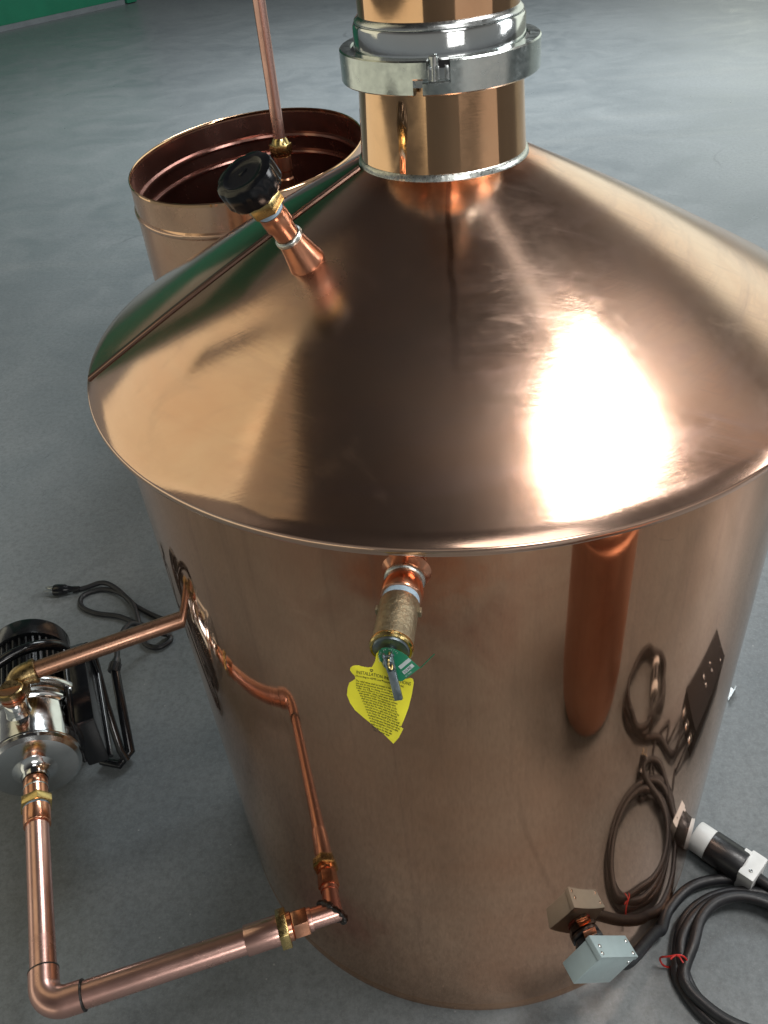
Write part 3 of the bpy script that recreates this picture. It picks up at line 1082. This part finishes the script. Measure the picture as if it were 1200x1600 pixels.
lathe(bm, [(.0212, .0300), (.0226, .0308), (.0226, .0332), (.0212, .0340)], MF, 40)
build('solder_ring', bm, M['solder'], feed, 60)
bm = bmesh.new()
lathe(bm, [(.0180, .055), (.0200, .056), (.0196, .064), (.0202, .066), (.0196, .074), (.018, .075)], MF, 40)
build('threaded_nipple', bm, M['brass'], feed, 30)

# ------------------------------------------------------------------ circulation pump
pump = thing('circulation_pump', 'pump with stainless head and finned black motor on the floor', 'pump', (NUT.x - .1, NUT.y + .25, 0))
PA = NUT + fd * .074           # front of the inlet nipple
MPm = frame(PA, fd, (0, 0, 1))  # local z runs back along the pump axis; x is up
bm = bmesh.new()
# volute: domed front, cylinder, rolled bead, flange
lathe(bm, [(.0, .002), (.030, .002), (.060, .0035), (.080, .007), (.0870, .013), (.0890, .019), (.0868, .024), (.0880, .026), (.0880, .112), (.0900, .1145), (.0960, .117), (.0965, .1205), (.0900, .1225), (.0900, .1265),
           (.0985, .1290), (.1000, .1320), (.0985, .1345), (.0940, .136), (.0, .136)], MPm, 80)
head = build('pump_head', bm, M['pump_steel'], pump, 30)
bm = bmesh.new()
lathe(bm, [(.0230, -.020), (.0238, -.018), (.0240, -.010), (.0262, -.006), (.0330, -.001), (.0420, .003), (.043, .006)], MPm, 48)
build('inlet_boss', bm, M['steel'], head, 40)
bm = bmesh.new()
lathe(bm, [(.098, .136), (.1085, .137), (.110, .140), (.110, .147), (.1085, .150), (.0, .150)], MPm, 80)
fl_ = build('motor_flange', bm, M['satin'], pump, 30)
for i in range(8):
    a = 2 * pi * i / 8 + .25
    bm = bmesh.new()
    hexnut(bm, .010, .130, .1375, MPm @ Matrix.Translation((.1035 * cos(a), .1035 * sin(a), 0)), bev=.0008)
    build('bolt', bm, M['satin'], fl_)
# motor
bm = bmesh.new()
prof = []
SEGM = 144
rngs = []
for h in (.150, .156, .300, .306):
    ring = []
    for i in range(SEGM):
        a = 2 * pi * i / SEGM
        fin = (i % 4) in (0, 1)
        R = (.0790 if fin else .0670) if h in (.156, .300) else .066
        ring.append(bm.verts.new(MPm @ Vector((R * cos(a), R * sin(a), h))))
    rngs.append(ring)
for a, b in zip(rngs, rngs[1:]):
    ring_faces(bm, a, b)
bm.faces.new(rngs[0][::-1]); bm.faces.new(rngs[-1])
mot = build('motor_housing', bm, M['fin'], pump, 25)
bm = bmesh.new()
lathe(bm, [(.0, .302), (.079, .302), (.0845, .304), (.0845, .346), (.0815, .352), (.074, .3545), (.0, .3550)], MPm, 80)
build('fan_cover', bm, M['gloss_black'], pump, 30)
# feet under the motor
for s in (-1, 1):
    bm = bmesh.new()
    box(bm, .014, .050, .085, MPm @ Matrix.Translation((-.2177, s * .058, .225)), .002)
    box(bm, .150, .010, .070, MPm @ Matrix.Translation((-.145, s * .058, .225)), .002)
    build('foot', bm, M['gloss_black'], pump, 30)
# terminal / capacitor box: slanting glossy slab on the right flank
side = Vector((fd.y, -fd.x, 0))          # towards the pot
MT = Matrix((fd, up, side)).transposed().to_4x4()
MT.translation = PA + fd * .175 + side * .106 + up * .005
bm = bmesh.new()
b2 = bmesh.new()
prism(b2, [(-.150, -.072), (.070, -.060), (.080, .050), (.055, .062), (-.125, .034)], -.022, .022, I4, .006)
merge(bm, b2, MT)
tb = build('terminal_box', bm, M['gloss_black'], pump, 30)
bm = bmesh.new()
tube(bm, [MT @ Vector((-.145, -.068, .0245)), MT @ Vector((.066, -.040, .0245)), MT @ Vector((.076, .046, .0245))], .0055, 12)
tube(bm, [MT @ Vector((-.140, -.062, -.024)), MT @ Vector((-.120, .0370, -.021)), MT @ Vector((.054, .0650, -.018))], .0055, 12)
build('box_edge', bm, M['gloss_black'], tb, 50)
GL = Vector((-.797, .222, .128))
bm = bmesh.new()
lathe(bm, [(0, -.012), (.0125, -.012), (.0128, .010), (.0115, .012), (.0090, .022), (.0065, .026), (0, .027)], frame(GL, (fd * .8 + up * .2 + side * .35)), 20)
for i in range(10):
    a = 2 * pi * i / 10
    box(bm, .003, .003, .02, frame(GL, (fd * .8 + up * .2 + side * .35)) @ Matrix.Rotation(a, 4, 'Z') @ Matrix.Translation((.0128, 0, 0)), .0004)
build('strain_relief', bm, M['black_plastic'], tb, 30)
bm = bmesh.new()
lg = [GL, GL * .5 + Vector((-.768, .135, .078)) * .5, Vector((-.745, .066, .022)), Vector((-.765, .040, .012)), Vector((-.810, .050, .012))]
tube(bm, lg, [.0105, .011, .011, .010, .009], 16)
build('cable_conduit', bm, M['gloss_black'], pump, 40)
bm = bmesh.new()
tube(bm, [Vector((-.812, .185, .205)), Vector((-.785, .115, .125)), Vector((-.760, .058, .040)), Vector((-.750, .050, .016))], .009, 14)
build('stand_leg', bm, M['gloss_black'], pump, 40)
# carry handle: thick black bow across the motor
bm = bmesh.new()
hp = [PA + fd * t + side * s + up * h for t, s, h in ((.250, .090, .020), (.240, .085, .075), (.225, .050, .108), (.210, .000, .118), (.195, -.055, .105), (.185, -.100, .070), (.180, -.120, .010))]
tube(bm, spline(hp, 8), .0115, 16)
build('carry_handle', bm, M['gloss_black'], pump, 50)
# outlet: slanted stub rising from the head
OUT0 = PA + fd * .082 + up * .080
RET0 = Vector((-.872, .004, .352))
od = Vector((RET0.x - OUT0.x, RET0.y - OUT0.y, RET0.z - OUT0.z))
od = (up * 1.0 + (od - up * od.z) * 4).normalized()
MO = frame(OUT0 - od * .02, od, fd)
bm = bmesh.new()
lathe(bm, [(.030, .004), (.027, .016), (.0235, .026), (.0222, .034), (.0220, .050), (.0205, .052), (.0, .052)], MO, 40)
build('outlet_boss', bm, M['steel'], head, 40)
bm = bmesh.new()
lathe(bm, [(.004, 0), (.0055, .001), (.0055, .007), (0, .0085)], frame(PA + fd * .060 - side * .052 + up * .060, (-side * .6 + up - fd * .6)), 16)
build('drain_screw', bm, M['satin'], head, 40)
bm = bmesh.new()
lathe(bm, [(.004, 0), (.0055, .001), (.0055, .007), (0, .0085)], frame(PA + fd * .050 - up * .0835 + side * .01, (-up - fd * .5)), 16)
build('drain_screw', bm, M['satin'], head, 40)

# ------------------------------------------------------------------ return pipe (pump outlet to pot)
ret = thing('return_pipe', 'dull copper pipe with brass elbow rising from pump head to pot', 'pipe', (RET0.x, RET0.y, 0))
O1 = OUT0 - od * .02 + od * .050
RP1 = Vector((-.378, .244, .352))
RP1 = RP1 + (RP1 - RET0).normalized() * .012
rd = (RP1 - RET0).normalized()
bm = bmesh.new()
tube(bm, [O1, O1 + od * .010, O1 + od * .0305], .0200, 32)
lathe(bm, [(.0195, .004), (.0226, .0045), (.0230, .007), (.0226, .0105), (.0198, .011)], frame(O1, od), 36)
lathe(bm, [(.0195, .014), (.0226, .0145), (.0230, .019), (.0226, .0235), (.0198, .024)], frame(O1, od), 36)
build('adapter', bm, M['fitting'], ret, 30)
bm = bmesh.new()
R_ = .030
e0 = O1 + od * .024
ctr = RET0
a_ = ctr - od * R_
b_ = ctr + rd * R_
path = [e0, a_ - od * .004]
for i in range(13):
    t = i / 12
    path.append(a_ * (1 - t) ** 2 + ctr * 2 * t * (1 - t) + b_ * t ** 2)
path += [b_ + rd * .014]
tube(bm, path, .0225, 36)
rel_e = build('elbow', bm, M['olive'], ret, 40)
bm = bmesh.new()
lathe(bm, [(.0215, -.004), (.0250, -.003), (.0252, .006), (.0222, .0075)], frame(e0, od), 36)
lathe(bm, [(.0215, -.008), (.0246, -.007), (.0248, .001), (.0205, .003)], frame(b_ + rd * .012, rd), 36)
build('elbow_collar', bm, M['olive'], rel_e, 40)
bm = bmesh.new()
tube(bm, [b_ + rd * .008, b_ + rd * .15, b_ + rd * .3, RP1], .0178, 36)
build('pipe_run', bm, M['dull'], ret)

# ------------------------------------------------------------------ pump power cord on the floor
def fp(p, z=.0055):
    return Vector((p[0], p[1], z))


cord = thing('mains_cable', 'thin black mains cable looped on the floor behind the pump', 'cable', (-.95, .55, 0))
cp = [GL + (fd * .8 + up * .2 + side * .35) * .024, GL + fd * .07 + side * .02 + up * .01, (-.810, .385, .10), (-.772, .420, .03), (-.752, .432, .0065), (-.742, .415, .0056), (-.765, .392, .0056), (-.800, .400, .0056), (-.826, .436, .008),
      (-.842, .480, .014), (-.878, .545, .0150), (-.930, .592, .010), (-.985, .610, .0058), (-1.030, .588, .0056), (-1.022, .548, .0056), (-.975, .520, .0056), (-.905, .505, .0056), (-.845, .476, .0056), (-.795, .462, .0056), (-.760, .452, .0057),
      (-.752, .470, .016), (-.800, .500, .0056), (-.872, .545, .0056), (-.935, .600, .0166), (-.985, .628, .0150), (-1.030, .618, .008), (-1.065, .606, .0075)]
bm = bmesh.new()
tube(bm, [p_ + Vector((0, 0, .0018)) for p_ in spline(cp, 8)], .0068, 12)
build('cable_sheath', bm, M['rubber'], cord, 60)
MPl = frame((-1.064, .606, .017), (-1, -.06, .0), (0, 0, 1)) @ Matrix.Scale(1.35, 4)
bm = bmesh.new()
lathe(bm, [(0, -.014), (.0055, -.014), (.0062, .0), (.0085, .010), (.0120, .016), (.0135, .034), (.0120, .038), (0, .0385)], MPl, 20, sx=.85)
plg = build('plug_body', bm, M['gloss_black'], cord, 40)
for s in (-1, 1):
    bm = bmesh.new()
    box(bm, .0065, .0016, .020, MPl @ Matrix.Translation((.002, s * .0062, .047)), .0003)
    build('blade', bm, M['steel'], plg)
bm = bmesh.new()
tube(bm, [MPl @ Vector((-.006, 0, .037)), MPl @ Vector((-.006, 0, .058))], .0024, 10)
build('ground_pin', bm, M['steel'], plg)

# ------------------------------------------------------------------ heater cable coil on the floor at right
cable = thing('power_cable', 'thick black cable coil at the grey junction box with red tie', 'cable', (.47, -.34, 0), 'heater cables')
CR = .0098
g0 = MG @ Vector((0, 0, .018))
pts = [g0, g0 + ax_a * .03 + up * .006, Vector((.318, -.342, .050)), Vector((.336, -.325, .030))]
ccx, ccy, rad = .487, -.372, .146
turns = 3
for i in range(1, turns * 14 + 7):
    a = radians(170) - 2 * pi * i / 14
    tn = i // 14
    rr2 = rad + .0035 * sin(i * 1.3 + tn * 2) - .0135 * tn + .006 * sin(i * .37)
    pts.append(Vector((ccx + rr2 * cos(a) * 1.03 + .006 * sin(tn * 2.3), ccy + rr2 * sin(a) * .96 + .006 * cos(tn * 2.3), CR + .0012 + .0075 * tn + .003 * sin(i * .9))))
PL0 = Vector((.530, -.232, .0315))     # back of the connector
pld = (Vector((.436, -.146, .0315)) - PL0).normalized()
pts += [Vector((.632, -.445, .030)), Vector((.676, -.430, .018)), Vector((.680, -.365, .012)), Vector((.632, -.305, .014)), Vector((.578, -.268, .022)), PL0 - pld * .02 + Vector((.002, -.004, 0)), PL0 + pld * .01]
bm = bmesh.new()
tube(bm, spline(pts, 7), CR, 16)
build('cable_sheath', bm, M['rubber'], cable, 60)


def tie(parent, c, d, r, ry):
    bm = bmesh.new()
    Mq = frame(c, d, (0, 0, 1))
    ring = [Mq @ Vector((r * cos(a) * ry, r * sin(a), .002 * sin(3 * a))) for a in [2 * pi * i / 28 for i in range(29)]]
    tube(bm, ring, .0017, 8, cap=False)
    for s in (-1, 1):
        e = Mq @ Vector((r * ry, 0, 0))
        tube(bm, [e, e + Vector((.005 * s, -.004, .004)), e + Vector((.010 * s, -.010 - .003 * s, .001))], .0015, 8)
    build('red_tie', bm, M['red'], parent, 60)


tie(cable, (ccx - rad + .005, ccy - .006, .027), (0.1, 1, 0), .0225, 1.0)
MQ = frame(PL0, pld, (0, 0, 1)) @ Matrix.Diagonal((1.28, 1.28, 1.14, 1))
bm = bmesh.new()
lathe(bm, [(0, .026), (.0236, .026), (.0244, .028), (.0244, .082), (.0238, .0845), (0, .0845)], MQ, 40)
for i in range(3):
    a = radians(40 + 50 * i)
pbody = build('connector_body', bm, M['black_plastic'], cable, 30)
bm = bmesh.new()
lathe(bm, [(0, .083), (.0228, .083), (.0232, .085), (.0232, .1105), (.0222, .1125), (.0205, .1130), (.0205, .108), (0, .108)], MQ, 40)
build('connector_rim', bm, M['white'], pbody, 30)
bm = bmesh.new()
box(bm, .040, .046, .026, MQ @ Matrix.Translation((0, 0, .0145)), .003)
box(bm, .030, .020, .012, MQ @ Matrix.Translation((.006, .008, .031)), .0015)
build('cord_clamp', bm, M['white'], pbody, 30)
bm = bmesh.new()
lathe(bm, [(.0, .0016), (.0030, .0012), (.0038, .0), (0, -.001)], frame(MQ @ Vector((.0200, -.010, .013)), MQ.to_3x3() @ Vector((1, 0, 0))), 16)
build('screw', bm, M['satin'], pbody)

# ------------------------------------------------------------------ second heater cable (mirrored in the pot, beyond the right edge)
cb2 = thing('power_cable', 'black cable coil and plug seen mirrored in the pot beside the black box', 'cable', (.83, -.56, 0), 'heater cables')
pts = []
ccx2, ccy2, rad2 = .835, -.560, .125
CB = Vector((.838, -.130, 0))
cdir = Vector((.63, .775, 0)).normalized()
cperp = Vector((-cdir.y, cdir.x, 0))
gl = [CB - cdir * .125 + cperp * s + up * .045 for s in (-.055, 0, .055)]
pts = [gl[1], gl[1] - cdir * .05, gl[1] - cdir * .09 - up * .025, Vector((.745, -.40, .012))]
for i in range(1, 3 * 14 + 1):
    a = radians(120) + 2 * pi * i / 14
    tn = i // 14
    q_ = rad2 + .008 * sin(i * 2.1 + tn) - .005 * tn
    pts.append(Vector((ccx2 + q_ * cos(a), ccy2 + q_ * sin(a), CR + .0015 + .0145 * tn + .003 * sin(i * .8))))
pts += [Vector((.745, -.47, .03)), Vector((.80, -.50, .020)), Vector((.845, -.505, .022))]
bm = bmesh.new()
tube(bm, spline(pts, 6), CR, 14)
build('cable_sheath', bm, M['rubber'], cb2, 60)
MQ2 = frame((.842, -.505, .024), (.06, -.03, 0.0), (0, 0, 1))
bm = bmesh.new()
lathe(bm, [(0, .022), (.0236, .022), (.0240, .074), (0, .0745)], MQ2, 32)
pb2 = build('connector_body', bm, M['black_plastic'], cb2, 30)
bm = bmesh.new()
lathe(bm, [(0, -.004), (.021, -.004), (.022, .023), (0, .0232)], MQ2, 32)
build('cord_clamp', bm, M['white'], pb2, 30)
bm = bmesh.new()
lathe(bm, [(0, .073), (.0232, .073), (.0232, .094), (0, .095)], MQ2, 32)
build('connector_rim', bm, M['white'], pb2, 30)
# lead from the box that ends in a flat three-pin plug
lead = thing('power_lead', 'black lead with flat pronged plug mirrored below the upper coil', 'cable', (.66, -.46, 0))
bm = bmesh.new()
pts = [gl[0], gl[0] - cdir * .05, gl[0] - cdir * .11 - up * .03, Vector((.80, -.36, .008)), Vector((.74, -.42, .008)), Vector((.66, -.41, .010)), Vector((.60, -.405, .010)), Vector((.585, -.43, .012)), Vector((.625, -.455, .016))]
tube(bm, spline(pts, 8), .0065, 12)
build('cable_sheath', bm, M['rubber'], lead, 60)
MQ3 = frame((.635, -.458, .018), (1, -.25, 0.05), (0, 0, 1))
bm = bmesh.new()
box(bm, .030, .040, .045, MQ3 @ Matrix.Translation((0, 0, .014)), .004)
pb3 = build('plug_body', bm, M['gloss_black'], lead, 30)
for s in (-1, 0, 1):
    bm = bmesh.new()
    box(bm, .010, .0022, .020, MQ3 @ Matrix.Translation((.004 if s else -.007, s * .010, .045)), .0004)
    build('blade', bm, M['brass'], pb3)
thin = thing('power_lead', 'thin black lead running from the control box past the plug', 'cable', (.60, -.2, 0))
bm = bmesh.new()
tube(bm, spline([gl[2], gl[2] - cdir * .04, gl[2] - cdir * .08 - up * .03, Vector((.665, -.265, .006)), Vector((.615, -.262, .006)), Vector((.585, -.300, .006)), Vector((.610, -.36, .006)), Vector((.68, -.40, .006))], 8), .005, 12)
build('cable_sheath', bm, M['rubber'], thin, 60)

# black control box
ctrl = thing('control_box', 'flat black control box with cable glands mirrored at the pot edge', 'control box', (CB.x, CB.y, 0))
MC = Matrix((cdir, cperp, up)).transposed().to_4x4(); MC.translation = CB + up * .047
bm = bmesh.new(); box(bm, .25, .185, .09, MC, .004)
cbx = build('enclosure', bm, M['matte_black'], ctrl, 30)
for g in gl:
    bm = bmesh.new()
    lathe(bm, [(0, -.004), (.0165, -.004), (.0165, .002), (.013, .004), (.013, .016), (.010, .022), (0, .022)], frame(g, -cdir), 24)
    build('cable_gland', bm, M['satin'], cbx)
for x, y in ((-.02, -.02), (-.02, .02), (.03, -.02), (.03, .02), (.09, .06)):
    bm = bmesh.new()
    lathe(bm, [(0, .006), (.004, .005), (.005, 0), (0, -.001)], MC @ Matrix.Translation((x, y, .045)), 14)
    build('button', bm, M['steel'], cbx)

# copper column standing to the right of the camera; only its mirror image shows in the pot
cc = thing('copper_drum', 'copper drum mirrored as dark orange band in the pot front', 'drum', (.665, -.875, 0))
bm = bmesh.new()
mc = Matrix.Translation((.665, -.875, 0))
lathe(bm, [(0, .0), (.135, .0), (.150, .012), (.160, .04), (.168, .11), (.168, .60), (.160, .605), (0, .606)], mc, 72)
build('drum_shell', bm, M['drum'], cc, 40)
bm = bmesh.new()
lathe(bm, [(.168, .54), (.178, .545), (.180, .555), (.178, .565), (.168, .57)], mc, 72)
build('flange', bm, M['drum'], cc, 40)

# ------------------------------------------------------------------ open copper vat behind the still, tube hanging into it
VC = Vector((-.590, 1.650, 0))
VH = .85
RX, RY = .341, .478
vat = thing('copper_vat', 'open topped copper vat standing behind the still', 'vat', VC)
ang_v = radians(-8)
MVt = Matrix.Translation(VC) @ Matrix.Rotation(ang_v, 4, 'Z') @ Matrix.Diagonal((1, RY / RX, 1, 1))
bm = bmesh.new()
lathe(bm, [(0, .006), (RX - .004, .006), (RX, .01), (RX, VH - .095), (RX + .004, VH - .090), (RX + .0045, VH - .085), (RX + .004, VH - .080), (RX, VH - .075), (RX, VH - .001), (RX - .0015, VH), (RX - .003, VH - .001), (RX - .003, VH - .074),
           (RX - .011, VH - .078), (RX - .013, VH - .084), (RX - .011, VH - .090), (RX - .003, VH - .094), (RX - .003, VH - .130), (RX - .013, VH - .134), (RX - .015, VH - .140), (RX - .013, VH - .146),
           (RX - .003, VH - .150), (RX - .003, .012), (0, .012)], MVt, 144)
build('vat_shell', bm, M['vat'], vat, 40)
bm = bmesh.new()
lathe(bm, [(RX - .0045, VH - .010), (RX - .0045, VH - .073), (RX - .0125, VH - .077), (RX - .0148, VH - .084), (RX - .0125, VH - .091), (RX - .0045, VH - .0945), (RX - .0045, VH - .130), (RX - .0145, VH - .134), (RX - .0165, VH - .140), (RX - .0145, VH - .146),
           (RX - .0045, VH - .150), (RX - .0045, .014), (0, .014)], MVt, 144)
build('shaded_inner_skin', bm, M['vat_shade'], vat, 40)  # inner skin added to darken the vat; interior shade is in its colour
bm = bmesh.new()
lathe(bm, [(RX - .0035, VH - .006), (RX - .0040, VH + .001), (RX - .0015, VH + .003), (RX + .001, VH + .001), (RX + .0008, VH - .006)], MVt, 144)
build('rim_bead', bm, M['neck'], vat, 60)
pp = MVt @ Vector((-RX * .955, -RX * .25, VH - .115))
ppn = Vector((1, -.15, .0)).normalized()
bm = bmesh.new()
lathe(bm, [(.014, -.02), (.014, .010), (.009, .012), (.009, .018), (0, .019)], frame(pp, ppn), 24)
build('port_fitting', bm, M['brass'], vat, 30)

TB = Vector((-.500, 1.690, .79))
tubeo = thing('coolant_tube', 'slim upright copper tube with brass nut dropping into the vat', 'tube', (TB.x, TB.y, .45))
bm = bmesh.new()
tube(bm, [TB + up * z for z in (.0, .1, .6, 1.1)], 0.0185, 24)
build('tube_run', bm, M['pipe'], tubeo)
Mt = frame(TB, up, (1, 0, 0)) @ Matrix.Diagonal((1.37, 1.37, 1.25, 1))
bm = bmesh.new()
hexnut(bm, .044, .026, .050, Mt, rot=.2)
lathe(bm, [(0, .05), (.020, .05), (.0165, .060), (.0135, .064)], Mt, 24)
lathe(bm, [(0, .020), (.019, .020), (.020, .027), (0, .027)], Mt, 24)
build('brass_nut', bm, M['brass'], tubeo, 25)
bm = bmesh.new()
lathe(bm, [(.0135, .022), (.0195, .021), (.0200, -.012), (.0170, -.016), (.0170, -.030), (.0200, -.034), (.0200, -.080), (.0150, -.084), (.0150, -.33), (0, -.33)], Mt, 32)
build('coupling', bm, M['fitting'], tubeo, 30)

# ------------------------------------------------------------------ scrap of metal on the floor at right
bm = bmesh.new()
Ms = Matrix.Translation((.600, .215, .0)) @ Matrix.Rotation(radians(62), 4, 'Z')
prism(bm, [(-.022, -.004), (.016, -.009), (.022, .004), (.0, .008)], .001, .0026, Ms)
prism(bm, [(-.022, -.004), (.016, -.009), (.016, -.0075), (-.022, -.0028)], .0026, .018, Ms)
sc = build('metal_clip', bm, M['satin'], None, 30, loc=(.600, .215, 0))
tag(sc, 'small bent bright metal clip lying on the bare floor', 'clip')
